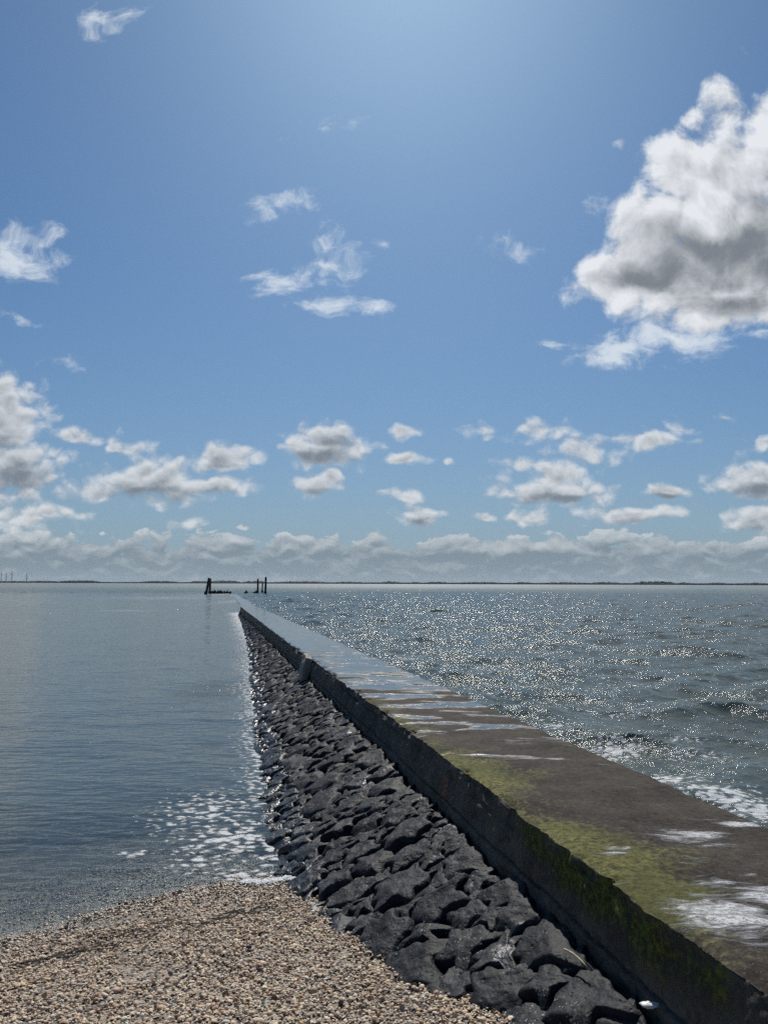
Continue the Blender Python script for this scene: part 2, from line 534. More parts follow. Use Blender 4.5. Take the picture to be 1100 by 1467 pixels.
def mat_concrete():
    m, nt, out = material('weathered_concrete')
    g = nt.node('ShaderNodeNewGeometry'); pos = g.outputs['Position']
    tn = nt.attr('deck')                  # 1 on the walking top
    alg = nt.attr('algae'); foam = nt.attr('foam'); far = nt.attr('wet'); rust = nt.attr('rust')
    n1 = nt.noise(pos, 3, 6, .65); n2 = nt.noise(pos, 26, 6, .7); n3 = nt.noise(pos, 110, 3, .6)
    mot = nt.m('ADD', nt.m('MULTIPLY', n1, .5), nt.m('MULTIPLY', n2, .5))
    top = nt.mix(nt.ss(mot, .36, .64), (.021, .0175, .014), (.070, .060, .048))
    agg = nt.voro(pos, 70); agc = nt.sep(nt.voro(pos, 70, out='Color'))[0]
    top = nt.mix(nt.m('MULTIPLY', nt.m('MULTIPLY', nt.ss(agg, .35, .2), nt.ss(agc, .55, .9)), .75), top, (.15, .13, .105))
    top = nt.mix(nt.ss(n3, .38, .28), top, (.02, .016, .012))
    face = nt.mix(nt.ss(mot, .36, .64), (.050, .048, .042), (.135, .128, .110))
    face = nt.mix(nt.m('MULTIPLY', nt.ss(n3, .62, .74), .4), face, (.16, .15, .13))
    c = nt.mix(tn, face, top)
    # algae: pale yellow-green on the top, deep moss on the face
    am = nt.ss(nt.m('ADD', alg, nt.m('MULTIPLY', nt.m('SUBTRACT', mot, .5), 3.4)), .25, .95)
    ag = nt.mix(nt.ss(nt.m('ADD', nt.m('MULTIPLY', n2, .6), nt.m('MULTIPLY', n3, .4)), .38, .62), (.040, .042, .010), (.23, .22, .075))
    af = nt.mix(nt.ss(n2, .35, .65), (.020, .028, .006), (.115, .150, .024))
    ag = nt.mix(nt.ss(nt.noise(pos, 1.7, 3), .42, .60), ag, nt.mix(.6, ag, (.045, .055, .012)))
    c = nt.mix(nt.m('MULTIPLY', am, .85), c, nt.mix(tn, af, ag))
    c = nt.mix(nt.m('MULTIPLY', rust, nt.m('MULTIPLY', nt.ss(n2, .35, .6), .7)), c, (.42, .12, .05))
    # films of water lying on the top
    sp_ = nt.vm('MULTIPLY', pos, (.55, 1.9, 1))
    wn = nt.noise(sp_, 1.25, 5, .58)
    wfilm = nt.m('MULTIPLY', nt.ss(nt.m('ADD', wn, far), .93, 1.02), tn)
    c = nt.mix(nt.m('MULTIPLY', wfilm, .6), c, nt.mix(.5, c, (.15, .16, .17)))  # pale grey painted into the film's base colour, standing in for reflected sky
    # foam left by the overtopping waves
    fn = nt.noise(nt.vm('MULTIPLY', pos, (.6, 1.7, 1)), 7.0, 10, .72, dist=.9)
    fm = nt.ss(nt.m('ADD', nt.m('MULTIPLY', nt.m('SUBTRACT', fn, .5), 3.0), foam), .32, .98)
    fm = nt.m('MULTIPLY', fm, nt.ss(nt.noise(pos, 48, 3, .6), .36, .56, .55, 1.0))
    c = nt.mix(nt.m('MULTIPLY', fm, .93), c, (.62, .63, .63))
    ffar = nt.m('MULTIPLY', nt.m('MULTIPLY', nt.ss(nt.noise(sp_, 9.0, 5, .7), .60, .70), wfilm), .55)
    c = nt.mix(ffar, c, (.6, .62, .63))
    rough = nt.mix(wfilm, nt.mix(fm, (.78,) * 3, (.5,) * 3), (.10,) * 3)
    h = nt.m('ADD', nt.m('MULTIPLY', n2, .009), nt.m('MULTIPLY', n3, .0022))
    h = nt.m('MULTIPLY', h, nt.m('MULTIPLY_ADD', wfilm, -.93, 1.0))
    h = nt.m('ADD', h, nt.m('MULTIPLY', fm, .008))
    h = nt.m('ADD', h, nt.m('MULTIPLY', nt.m('MULTIPLY', am, nt.m('SUBTRACT', 1.0, tn)), nt.m('MULTIPLY', nt.noise(pos, 45, 3, .6), .007)))
    principled(nt, out, c, rough, nt.bump(h), spec=nt.m('MULTIPLY_ADD', wfilm, .46, .06))
    return m


def mat_sea():
    m, nt, out = material('sea_water')
    pos = nt.node('ShaderNodeNewGeometry').outputs['Position']
    chop = nt.attr('chop'); dep = nt.attr('depth'); foam = nt.attr('foam'); gl = nt.attr('gust')
    n1 = nt.noise(nt.vm('MULTIPLY', pos, (.75, 1.15, 1)), 3.2, 5, .60)
    n2 = nt.noise(nt.vm('MULTIPLY', pos, (.55, 1.3, 1)), 4.5, 3, .5)
    hc = nt.m('MULTIPLY', nt.m('MULTIPLY', n1, chop), .085)
    hl = nt.m('MULTIPLY', nt.m('MULTIPLY', n2, nt.m('SUBTRACT', 1.0, chop)), .026)
    hg = nt.m('MULTIPLY', nt.m('MULTIPLY', nt.noise(pos, 11, 3, .6), gl), .045)
    swell = nt.noise(nt.vm('MULTIPLY', pos, (.55, 1.0, 1)), .85, 3, .5)
    hc = nt.m('ADD', hc, nt.m('MULTIPLY', nt.m('MULTIPLY', swell, chop), .20))
    h = nt.m('ADD', nt.m('ADD', hc, hl), hg)
    fn = nt.noise(nt.vm('MULTIPLY', pos, (.75, 1.0, 1)), 11.0, 8, .68, dist=1.1)
    fp = nt.vm('MULTIPLY_ADD', nt.vm('SUBTRACT', nt.noise(pos, 6, 3, .6, color=True), (.5, .5, .5)), (.16, .16, 0), nt.vm('MULTIPLY', pos, (.8, 1, 0)))
    cellv = nt.m('MULTIPLY', nt.m('SUBTRACT', .46, nt.voro(fp, 9.5, dim='2D')), 1.5)
    fm = nt.ss(nt.m('ADD', nt.m('ADD', nt.m('MULTIPLY', nt.m('SUBTRACT', fn, .5), 2.0), cellv), foam), .48, .98)
    fm = nt.m('MULTIPLY', fm, nt.ss(nt.voro(pos, 46), .05, .32, .45, 1.0))
    nrm = nt.bump(nt.m('ADD', h, nt.m('MULTIPLY', fm, .01)))
    # Schlick reflectance; facets turned away hide behind others, so the cosine is bounded
    inc = nt.node('ShaderNodeNewGeometry').outputs['Incoming']
    cosv = nt.vm('DOT_PRODUCT', nrm, inc, out=1)
    cosv = nt.m('MINIMUM', nt.m('MAXIMUM', cosv, nt.m('MULTIPLY_ADD', chop, .055, .055)), 1.0)
    fres = nt.m('MULTIPLY_ADD', nt.m('POWER', nt.m('SUBTRACT', 1.0, cosv), 5.0), .98, .02)
    glossy = nt.node('ShaderNodeBsdfGlossy', {'Color': (.92, .90, .85, 1), 'Roughness': nt.m('ADD', nt.m('MULTIPLY_ADD', chop, .05, .018), nt.m('MULTIPLY', nt.attr('open'), .085)), 'Normal': nrm}).outputs[0]
    bodyc = nt.mix(chop, (.056, .073, .080), (.068, .088, .083))
    body = nt.node('ShaderNodeBsdfDiffuse', {'Color': bodyc}).outputs[0]
    tr = nt.node('ShaderNodeBsdfTransparent', {'Color': (.86, .90, .88, 1)}).outputs[0]
    op = nt.m('SUBTRACT', 1.0, nt.m('POWER', 2.718, nt.m('MULTIPLY', dep, -3.2)))
    under = nt.node('ShaderNodeMixShader', {0: op, 1: tr, 2: body}).outputs[0]
    wat = nt.node('ShaderNodeMixShader', {0: fres, 1: under, 2: glossy}).outputs[0]
    fd = nt.node('ShaderNodeBsdfDiffuse', {'Color': (.66, .68, .68, 1), 'Normal': nrm}).outputs[0]
    fin = nt.node('ShaderNodeMixShader', {0: nt.m('MULTIPLY', nt.m('MULTIPLY', fm, nt.m('GREATER_THAN', foam, .02)), .85), 1: wat, 2: fd}).outputs[0]
    nt.l.new(fin, out.inputs[0])
    return m


def mat_plain(name, a, b, scale=8, rough=.8, bump=.01, stretch=(1, 1, 1)):
    m, nt, out = material(name)
    pos = nt.node('ShaderNodeTexCoord').outputs['Object']
    n = nt.noise(nt.vm('MULTIPLY', pos, stretch), scale, 5, .6)
    principled(nt, out, nt.mix(nt.ss(n, .3, .7), a, b), rough, nt.bump(nt.m('MULTIPLY', n, bump)))
    return m


M_BEACH, M_SHELL, M_ROCK, M_RUB, M_CON, M_SEA = mat_beach(), mat_shell(), mat_rock(), mat_rubble(), mat_concrete(), mat_sea()
M_WOOD = mat_plain('tarred_timber', (.012, .010, .009), (.035, .030, .026), 6, .8, .02, (1, 1, .15))
M_WEED = mat_plain('dark_seaweed', (.012, .010, .007), (.04, .032, .02), 20, .6)
M_REED = mat_plain('dry_reed', (.30, .24, .14), (.46, .39, .25), 30, .7, .001)
M_WHITE = mat_plain('bleached_shell', (.62, .61, .58), (.78, .77, .74), 30, .5, .002)
M_FOAM = mat_plain('foam_bubbles', (.55, .56, .55), (.78, .79, .79), 60, .5, .002)
M_LAND = mat_plain('dike_grass', (.045, .06, .06), (.065, .08, .075), .01, .95, 0)  # grass base lightened towards grey-blue, painting in some distance haze
M_TREE = mat_plain('far_trees', (.04, .058, .055), (.075, .095, .085), .05, .95, 0)  # foliage base lifted and blued too, part of the haze put into colour
M_TURB = mat_plain('turbine_paint', (.16, .18, .20), (.20, .22, .24), .1, .5, 0)

# ------------------------------------------------------------------ beach and sea bed
gx = np.unique(np.concatenate([np.linspace(-60, -8, 30), np.linspace(-8, 3, 260), np.linspace(3, 60, 30)]))
gy = np.unique(np.concatenate([np.linspace(-60, 0, 24), np.linspace(0, 2.5, 30), np.linspace(2.5, 10, 220), np.linspace(10, 40, 30), np.linspace(40, 120, 8)]))
X, Y = np.meshgrid(gx, gy)
Z = beach_z(X, Y) + .010 * fbm(X * 6, Y * 6, 1, 3)
tag(grid_mesh('beach', np.stack([X, Y, Z], -1), M_BEACH), kind='structure')


# ------------------------------------------------------------------ shells (uncountable)
def shells():
    N1, N2 = 84000, 66000
    protoA = []
    for (rr, hh) in ((1.0, 0.0), (.84, .30), (.48, .50)):
        for k in range(8):
            t = 2 * math.pi * k / 8
            fan = 1 + .16 * math.sin(t) - .10 * (math.sin(t) < -.9)
            protoA.append((rr * math.cos(t) * 1.08, rr * math.sin(t) * fan * .92 - (1 - rr) * .18, hh))
    protoA.append((0, -.22, .55)); protoA = np.array(protoA)
    fA = [[r * 8 + k, r * 8 + (k + 1) % 8, (r + 1) * 8 + (k + 1) % 8, (r + 1) * 8 + k] for r in range(2) for k in range(8)]
    tA = [[16 + k, 16 + (k + 1) % 8, 24] for k in range(8)]
    protoB = np.array([(math.cos(2 * math.pi * k / 5), .7 * math.sin(2 * math.pi * k / 5), 0) for k in range(5)] + [(0, 0, .42)])
    tB = [[k, (k + 1) % 5, 5] for k in range(5)]
    pal = np.array([(.62, .55, .45), (.55, .46, .35), (.70, .66, .59), (.46, .36, .26), (.38, .28, .20), (.52, .50, .47), (.60, .48, .40),
                    (.12, .13, .16), (.24, .20, .16), (.50, .38, .22)])
    pw = np.array([.20, .17, .13, .13, .08, .07, .08, .03, .06, .05])

    def scatter(n):
        x = rng.uniform(-5.2, 2.0, n); y = rng.uniform(2.6, 9.2, n)
        z = beach_z(x, y)
        s, Xd = dam_sx(x, y)
        t = (XB - Xd) / (XB - x_wat(s))
        zr = z_base(s) * (1 - t)
        keep = (z > -.22) & (Xd < 1.9) & (z > zr - .16)
        # fewer under water, bare gritty hollows on the beach
        hol = fbm(x * .8 + 3, y * 1.9 + 1, 4.4, 3)
        dens = np.where(z < .012, .40, 1.0) * sstep(-.75, -.1, hol + .18 * rng.normal(size=n) + .25 * sstep(-2.2, .5, x))
        keep &= rng.uniform(size=n) < np.clip(dens, .22, 1)
        return x[keep], y[keep], z[keep]
    allV, allL, allC, cols = [], [], [], []
    base = 0
    for kind, n, proto, quads, tris in (('A', N1, protoA, fA, tA), ('B', N2, protoB, [], tB)):
        x, y, z = scatter(n); n = len(x)
        size = np.clip(rng.lognormal(math.log(.0100), .30, n), .0055, .024) if kind == 'A' else rng.uniform(.004, .011, n)
        yaw = rng.uniform(0, 2 * math.pi, n); tx = rng.normal(0, .38, n); ty = rng.normal(0, .38, n)
        flip = rng.uniform(size=n) < (.22 if kind == 'A' else .1)
        ca, sa = np.cos(yaw), np.sin(yaw)
        P = proto[None] * size[:, None, None]
        P = P * np.where(flip, -1, 1)[:, None, None] * np.array([1, 1, 1.0])
        cx_, sx_ = np.cos(tx)[:, None], np.sin(tx)[:, None]
        y1 = P[..., 1] * cx_ - P[..., 2] * sx_; z1 = P[..., 1] * sx_ + P[..., 2] * cx_
        cy_, sy_ = np.cos(ty)[:, None], np.sin(ty)[:, None]
        x1 = P[..., 0] * cy_ + z1 * sy_; z2 = -P[..., 0] * sy_ + z1 * cy_
        wx = x1 * ca[:, None] - y1 * sa[:, None] + x[:, None]; wy = x1 * sa[:, None] + y1 * ca[:, None] + y[:, None]
        lift = (np.where(flip, .5, .12) * size + rng.uniform(0, .010, n)) * np.where(z < .012, .3, 1)
        wz = z2 + (z + lift)[:, None]
        V = np.stack([wx, wy, wz], -1).reshape(-1, 3)
        pick = rng.choice(len(pal), n, p=pw / pw.sum())
        c = np.clip(pal[pick] * np.array([1.22, 1.09, .93]) * rng.uniform(.75, 1.2, (n, 1)), 0, .85)
        cols.append(np.repeat(c, len(proto), 0)); allV.append(V)
        off = (np.arange(n) * len(proto) + base)[:, None, None]
        if quads:
            q = np.array(quads)[None] + off; allL.append(q.ravel()); allC.append(np.full(n * len(quads), 4))
        t3 = np.array(tris)[None] + off; allL.append(t3.ravel()); allC.append(np.full(n * len(tris), 3))
        base += n * len(proto)
    o = raw_mesh('shells', np.concatenate(allV), np.concatenate(allL), np.concatenate(allC), M_SHELL, col=np.concatenate(cols))
    tag(o, 'bed of small cream and brown cockle shells covering the beach', 'shells', kind='stuff')


shells()

# ------------------------------------------------------------------ sea
az = np.radians(np.concatenate([np.linspace(-180, -38, 36)[:-1], np.linspace(-38, 36, 840), np.linspace(36, 180, 36)[1:]]))
rr = np.concatenate([np.exp(np.linspace(math.log(3.0), math.log(240), 1150)), np.exp(np.linspace(math.log(240), math.log(14000), 200))[1:]])
AZ, RR = np.meshgrid(az, rr)
X0, Y0 = RR * np.sin(AZ), RR * np.cos(AZ)
Ss, Xd = dam_sx(X0, Y0)
side = sstep(2.9, 4.2, Xd)
side = np.where(Ss < 3, np.maximum(side, 0), side)
endmix = sstep(160, 260, Ss)
leftc = .07 + .30 * sstep(40, 170, Ss)
chop = np.clip(side * 1.0 + (1 - side) * leftc, 0, 1)
chop = chop * (1 - endmix) + endmix * 1.0
bz = beach_z(X0, Y0)
depth = np.clip(-bz, 0, 2.0)
depth = np.where(Ss > 10, 2.0, depth)
depth = np.where(Xd > 2.5, 2.0, depth)
shal = np.where(Xd > 2.5, 1.0, sstep(0, .45, depth))
amp = chop * shal
ZZ = np.zeros_like(X0); DX = np.zeros_like(X0); DY = np.zeros_like(X0)
wr = np.random.default_rng(5)
NW = 64
lam = np.exp(np.linspace(math.log(.22), math.log(4.6), NW))
GP = [np.clip(1 + .6 * perlin(X0 * .11 + 3 * q, Y0 * .16, q * 3.3), .3, 1.9) for q in range(6)]
for L_ in lam:
    k = 2 * math.pi / L_
    th = wr.normal(math.radians(-112), .62)
    kx, ky = k * math.cos(th), k * math.sin(th)
    a = .225 * math.sqrt(2.0 / NW) / k * (1 + .1 * (L_ > 2))
    fade = 1.0
    ph = kx * X0 + ky * Y0 + wr.uniform(0, 6.283)
    gp = GP[int(wr.integers(0, 6))]
    aa = a * gp
    ZZ += aa * np.sin(ph)
    DX += aa * .95 * math.cos(th) * np.cos(ph); DY += aa * .95 * math.sin(th) * np.cos(ph)
near_att = sstep(3, 6, RR)
ZZ *= amp * near_att; DX *= amp * near_att; DY *= amp * near_att
# gentle ripples on the sheltered side
for L_ in (.35, .5, .65, .8, 1.1, 1.6, 2.3):
    k = 2 * math.pi / L_
    th = wr.normal(math.radians(-95), .22)
    ph = k * (math.cos(th) * X0 + math.sin(th) * Y0) + wr.uniform(0, 6.283)
    ZZ += (1 - chop) * shal * sstep(.02, .3, depth) * .014 / k * np.sin(ph + 1.3 * perlin(X0 * .4, Y0 * .4, L_)) * np.clip(.8 + .8 * perlin(X0 * .2, Y0 * .3, 3 + L_), .15, 2)

# foam zones, each an ellipse lying on the water
foam = np.zeros_like(X0)


def ell(px, py, rx, ry, w, z=0.0, x=None, y=None):
    c0 = ground(px, py, z); cxp = ground(px + rx, py, z); c1 = ground(px, py - ry, z); c2 = ground(px, py + ry, z)
    ra = (cxp - c0).length; rb = (c1 - c2).length / 2
    return w * (1 - np.sqrt(((x - c0.x) / ra) ** 2 + ((y - (c1.y + c2.y) / 2) / rb) ** 2))


for (px, py, rx, ry, w) in ((300, 1165, 110, 40, .70), (330, 1205, 105, 50, .85), (385, 1130, 34, 70, .75), (390, 1215, 40, 56, .95), (285, 1235, 70, 26, .65),
                            (190, 1223, 34, 10, .75), (245, 1185, 60, 18, .45), (345, 1255, 70, 14, .8),
                            (230, 857, 130, 3, .45), (310, 852, 40, 4, .6), (180, 875, 60, 1.5, .5), (330, 862, 30, 6, .55)):
    foam = np.maximum(foam, np.where(Xd < 3.0, ell(px, py, rx, ry, w, 0, X0, Y0), 0))
wl = x_wat(Ss) - Xd
lap = np.clip(1 + fbm(Ss * .9, 0 * Ss, 6.5, 3), .2, 2.2)
foam = np.maximum(foam, np.where((wl > -.6) & (Ss > 9) & (Ss < 70), (.70 + .35 * sstep(25, 60, Ss)) * (1 - np.abs(wl) / (.30 * lap + .012 * Ss)), 0))
# wash along the exposed side of the wall
dr = Xd - XR
slop = np.clip(1 + .9 * fbm(Ss * .55, 0 * Ss, 3, 3), .25, 2.2)
foam = np.maximum(foam, np.where((dr > -.3) & (Ss > 0) & (Ss < 175), 1.25 * (1 - np.maximum(dr, 0) / (1.2 * slop)), 0))
for (px, py, rx, ry, w) in ((800, 1042, 28, 8, .9), (880, 1075, 60, 12, 1.0), (950, 1112, 75, 13, .95), (1040, 1142, 90, 22, 1.15), (1000, 1085, 90, 12, .45), (890, 1020, 60, 6, .4),
                            (585, 945, 40, 7, .6), (1000, 895, 40, 4, .4), (900, 980, 60, 4, .35), (700, 960, 50, 4, .3), (980, 1060, 70, 5, .42), (1060, 1000, 60, 5, .38), (1085, 1155, 70, 20, 1.2)):
    foam = np.maximum(foam, ell(px, py, rx, ry, w, 0, X0, Y0))
# small breaking crests
crest = ZZ / .12
foam = np.maximum(foam, np.where(side > .5, (crest - 2.6) * .5 * np.clip(1 - RR / 120, 0, 1), 0))
foam *= np.where(depth <= 0.0, 0, 1)
gust = np.maximum(0, ell(305, 992, 75, 20, 1.6, 0, X0, Y0)) + np.maximum(0, ell(300, 1070, 30, 8, .8, 0, X0, Y0))
gust = np.clip(gust, 0, 1) * (Xd < 2)
P = np.stack([X0 + DX, Y0 + DY, ZZ], -1)
sea = grid_mesh('sea', P, M_SEA, attrs=dict(chop=chop, open=sstep(70, 600, RR) * np.maximum(side, endmix), depth=depth, foam=np.clip(foam, 0, 1.1), gust=gust), flip=True)
tag(sea, kind='structure')

# ------------------------------------------------------------------ breakwater
bw = empty('breakwater', (float(dam_xy(8, 2.7)[0]), float(dam_xy(8, 2.7)[1]), 0))
tag(bw, 'long low concrete breakwater wall with algae and foam on its top', 'breakwater')
BWI = Matrix.Translation(-Vector(bw.location))


def to_bw(o):
    o.parent = bw; o.matrix_parent_inverse = BWI
    return o


def dam_section(s0, s1, step, name, seed, lift=0.0, shift=0.0):
    S = [s0]
    while S[-1] < s1: S.append(S[-1] + max(.012, step * S[-1]))
    S[-1] = s1
    S = np.array(S)
    # profile: (X offset from left edge, z offset from the top, nx, nz)
    prof = []
    for zz in np.concatenate([np.linspace(-1.05, -.62, 8)[:-1], np.linspace(-.62, 0, 110)[:-1]]):   # left face, bottom to top
        prof.append((-.075 if zz < -.40 else -.075 + .0, zz, -1, 0, 0))
    nL = len(prof)
    W_ = XR - XL
    for t in np.linspace(0, 1, 90): prof.append((W_ * t, 0, 0, 1, 1))
    nT = len(prof)
    for t in np.linspace(0, 1, 14)[1:]: prof.append((W_, -1.6 * t, 1, 0, 0))
    prof = np.array(prof)
    # batter and footing groove of the left face
    zf = prof[:nL, 1]
    prof[:nL, 0] = -.045 * np.clip(-zf / .345, 0, 1) - np.where(zf < -.345, .006, 0) + .034 * np.exp(-((zf + .340) / .010) ** 2)
    SS, XO = np.meshgrid(S, prof[:, 0], indexing='ij')
    ZO = np.broadcast_to(prof[:, 1], SS.shape).copy()
    nx = np.broadcast_to(prof[:, 2], SS.shape); nz = np.broadcast_to(prof[:, 3], SS.shape)
    XX = XL + shift + XO
    isL = np.zeros(SS.shape, bool); isL[:, :nL] = True
    isT = np.zeros(SS.shape, bool); isT[:, nL:nT] = True
    # roughness
    n_a = fbm(SS * 2.2, XX * 2.2 + ZO * 2.2, seed, 4); n_b = fbm(SS * 11, XX * 11, ZO * 11 + seed, 3)
    XX = XX + np.where(isL, .018 * n_a + .010 * n_b, 0)
    edge_w = fbm(SS[:, :1] * 1.3, 0, seed + 9, 4) * .028 + fbm(SS[:, :1] * 7, 0, seed + 2, 3) * .012
    # chips broken from the upper left edge
    chip = np.clip(fbm(SS * 3.1, ZO * 6, seed + 4.5, 4) - .12, 0, 1)
    keep_ = .25 + .75 * sstep(2.9, 3.4, SS)
    chip = chip * keep_
    edge_w = edge_w * keep_[:, :1]
    dz_ = np.abs(ZO)
    near_edge = np.where(isL, np.exp(-(dz_ / .085) ** 2), np.where(isT, np.exp(-(XO / .06) ** 2), 0))
    XX = XX + near_edge * (1.4 * edge_w + .11 * chip)
    ZO = ZO - near_edge * np.where(isT, .09 * chip + .014, .03 * chip)
    # the long horizontal crack and the notch below the lip
    lip = np.exp(-((ZO + .115 + .02 * n_a) / .018) ** 2) * sstep(7.0, 8.0, SS) * (1 - sstep(11.5, 13.5, SS))
    lip2 = np.exp(-((ZO + .13 + .03 * n_a) / .016) ** 2) * sstep(4.2, 4.8, SS) * (1 - sstep(6.6, 7.4, SS)) * .5
    XX = XX + np.where(isL, .05 * (lip + lip2) * np.clip(.6 + n_a, 0, 1.4), 0)
    notch = sstep(8.28, 8.34, SS) * (1 - sstep(9.6, 11.0, SS)) * sstep(-.36, -.31, ZO) * (1 - sstep(-.15, -.12, ZO))
    XX = XX + np.where(isL, .030 * notch, 0)
    XX = XX + np.where(isT, np.exp(-((XO - W_) / .05) ** 2) * (fbm(SS * 2.1, 3, seed + 7, 3) * .022), 0)
    ZO = ZO + np.where(isT, .010 * n_a + .003 * n_b - .02 * (XO / W_) ** 2, 0)
    ZZ_ = z_top(SS) + lift + ZO
    x, y = dam_xy(SS, XX)
    # attributes
    foam = np.zeros_like(SS)
    zt = float(z_top(6)) + lift
    for (px, py, rx, ry, w) in ((1050, 1325, 120, 44, 1.3), (1095, 1290, 80, 34, 1.0), (1030, 1272, 70, 22, .8), (880, 1222, 34, 12, .75), (872, 1198, 10, 4, .6), (838, 1204, 20, 5, .5), (893, 1189, 18, 5, .6),
                                (985, 1197, 80, 15, .95), (1060, 1178, 65, 9, 1.0), (1040, 1275, 24, 10, .9), (1005, 1268, 26, 9, .85), (1000, 1240, 60, 10, .6), (1030, 1210, 50, 8, .7),
                                (925, 1210, 40, 8, .5), (1075, 1255, 50, 14, .5), (800, 1085, 32, 4, .8), (740, 1060, 60, 6, .45), (660, 1010, 60, 8, .35), (920, 1233, 12, 4, .5)):
        foam = np.maximum(foam, ell(px, py, rx, ry, w, zt, x, y))
    foam = np.where(isT, np.clip(foam, 0, 1.1), 0)
    xo = XO / W_
    algT = np.clip((.36 + .30 * fbm(SS * .8, 0, 5.5, 2) - xo) * 2.2, 0, 1) * sstep(2.5, 3.6, SS) * (1 - sstep(8.5, 12.5, SS))
    algT = np.maximum(algT, .8 * np.exp(-((SS - 12.6) / .7) ** 2 - ((xo - .35) / .2) ** 2))
    algT = np.maximum(algT, .7 * np.exp(-((SS - 13.2) / .5) ** 2 - ((xo - .75) / .15) ** 2))
    algL = np.clip(1.1 - np.abs(ZO + .11) / .20, 0, 1) * (1 - sstep(4.4, 6.4, SS)) * np.clip(.75 + .9 * fbm(SS * 1.4, ZO * 2, 4, 2), 0, 1.1)
    algae = np.where(isT, algT, np.where(isL, algL, 0))
    wet = np.where(isT, np.interp(SS, [0, 5.5, 7, 9, 11, 13, 17, 24, 40], [0, .20, .38, .44, .48, .51, .58, .65, .70]), 0)
    rust = np.where(isL, np.exp(-((SS - 6.62 + (ZO + .2) * .30) / .055) ** 2) * sstep(-.37, -.33, ZO) * (1 - sstep(-.17, -.12, ZO)), 0)
    deck = isT.astype(float)
    o = grid_mesh(name, np.stack([x, y, ZZ_], -1), M_CON, attrs=dict(foam=foam, algae=algae, wet=wet, rust=rust, deck=deck))
    # end faces
    return to_bw(o)


S_J = 16.9
dam_section(1.2, S_J - .03, .006, 'wall_section', 1.0)
dam_section(S_J + .03, S_END, .0065, 'wall_section', 6.0, lift=.0, shift=-.035)


# lower, awash end of the breakwater
def low_section():
    S = np.linspace(61, 176, 240); Xo = np.linspace(-1, 1, 24)
    SS, TT = np.meshgrid(S, Xo, indexing='ij')
    cen = 2.72 + np.interp(SS, [60, 95, 176], [0, .75, 1.2])
    half = np.interp(SS, [60, 70, 176], [.70, .68, .62]) + .10 * fbm(SS * .25, TT, 3.3, 3)
    top = np.interp(SS, [61, 63.5, 66, 80, 120, 176], [.62, .50, .36, .26, .19, .13]) + .05 * fbm(SS * .5, TT * 1.2, 8, 3)
    Z_ = np.where(np.abs(TT) > .93, -.5, top)
    x, y = dam_xy(SS, cen + half * TT)
    z = np.zeros_like(x)
    fo = np.clip(.30 + .3 * fbm(SS * .3, TT, 1, 2), 0, 1)
    o = grid_mesh('sunken_end', np.stack([x, y, Z_], -1), M_CON, attrs=dict(foam=fo, algae=z, wet=z + .62, rust=z, deck=z + 1))
    to_bw(o)


low_section()


def chunk(c, size, rot, n=14, rough=.03, seed=1.0):
    """a broken block: rounded box with noisy faces, as vertices and quads"""
    V, Fc, idx = [], [], {}
    def vid(p):
        k = tuple(round(q, 5) for q in p)
        if k not in idx: idx[k] = len(V); V.append(p)
        return idx[k]
    t = np.linspace(-1, 1, n)
    for ax in range(3):
        for sg in (-1, 1):
            for i in range(n - 1):
                for j in range(n - 1):
                    q = []
                    for (a, b) in ((i, j), (i + 1, j), (i + 1, j + 1), (i, j + 1)):
                        p = [0, 0, 0]; p[ax] = sg; p[(ax + 1) % 3] = t[a]; p[(ax + 2) % 3] = t[b]
                        q.append(vid(tuple(p)))
                    Fc.append(q if sg > 0 else q[::-1])
    V = np.array(V)
    ln = np.linalg.norm(V, axis=1)[:, None]
    V = V * (.86 + .14 / ln * 1.0)
    W_ = V * np.array(size)
    d = fbm(W_[:, 0] * 5 + seed, W_[:, 1] * 5, W_[:, 2] * 5, 4)[:, None]
    W_ = W_ + V / ln * d * rough
    R = np.array(rot.to_3x3())
    W_ = W_ @ R.T + np.array(c)
    return W_, Fc


# leaning slab at the joint
mb = MB()
ax3 = Vector((AX[0], AX[1], 0)); nx3 = Vector((NX[0], NX[1], 0))
sx_, sy_ = dam_xy(S_J - .28, XL - .11)
Rm = Matrix((nx3, ax3, Vector((0, 0, 1)))).transposed().to_4x4() @ Matrix.Rotation(.22, 4, 'Y') @ Matrix.Rotation(.10, 4, 'X')
mb.add(*chunk((float(sx_), float(sy_), float(z_top(S_J)) - .20), (.075, .30, .27), Rm, 14, .03, 3))
o = mb.build('broken_slab', mat_plain('broken_concrete', (.17, .155, .13), (.32, .30, .25), 9, .85, .02))
to_bw(o); o['label'] = 'pale broken slab leaning at the joint of the wall'

# rubble bed under the stones
S = np.linspace(1.0, S_END + 1.5, 260); Q = np.linspace(-.12, 1.7, 40)
SS, QQ = np.meshgrid(S, Q, indexing='ij')
Xq = XB + .05 + (x_wat(SS) - XB) * QQ
zq = z_base(SS) * (1 - QQ) - .13 + .02 * fbm(SS * 4, Xq * 4, 0, 3)
x, y = dam_xy(SS, Xq)
to_bw(grid_mesh('rubble_bed', np.stack([x, y, zq], -1), M_RUB, flip=True))

# ------------------------------------------------------------------ pitched basalt blocks
def slope_len(s): return math.hypot(XB - float(x_wat(s)), float(z_base(s)))


def slope_pt(s, d):
    L_ = slope_len(s); q = d / L_
    Xq = XB + (float(x_wat(s)) - XB) * q
    px, py = dam_xy(s, Xq)
    return Vector((float(px), float(py), float(z_base(s)) * (1 - q)))


sites = []
cellh = {}


def ok(s, d, r):
    ci, cj = int(s / .6), int(d / .6)
    for i in range(ci - 1, ci + 2):
        for j in range(cj - 1, cj + 2):
            for (s2, d2, r2) in cellh.get((i, j), ()):
                if ((s - s2)) ** 2 + ((d - d2) * .92) ** 2 < ((r + r2) * .92) ** 2: return False
    return True


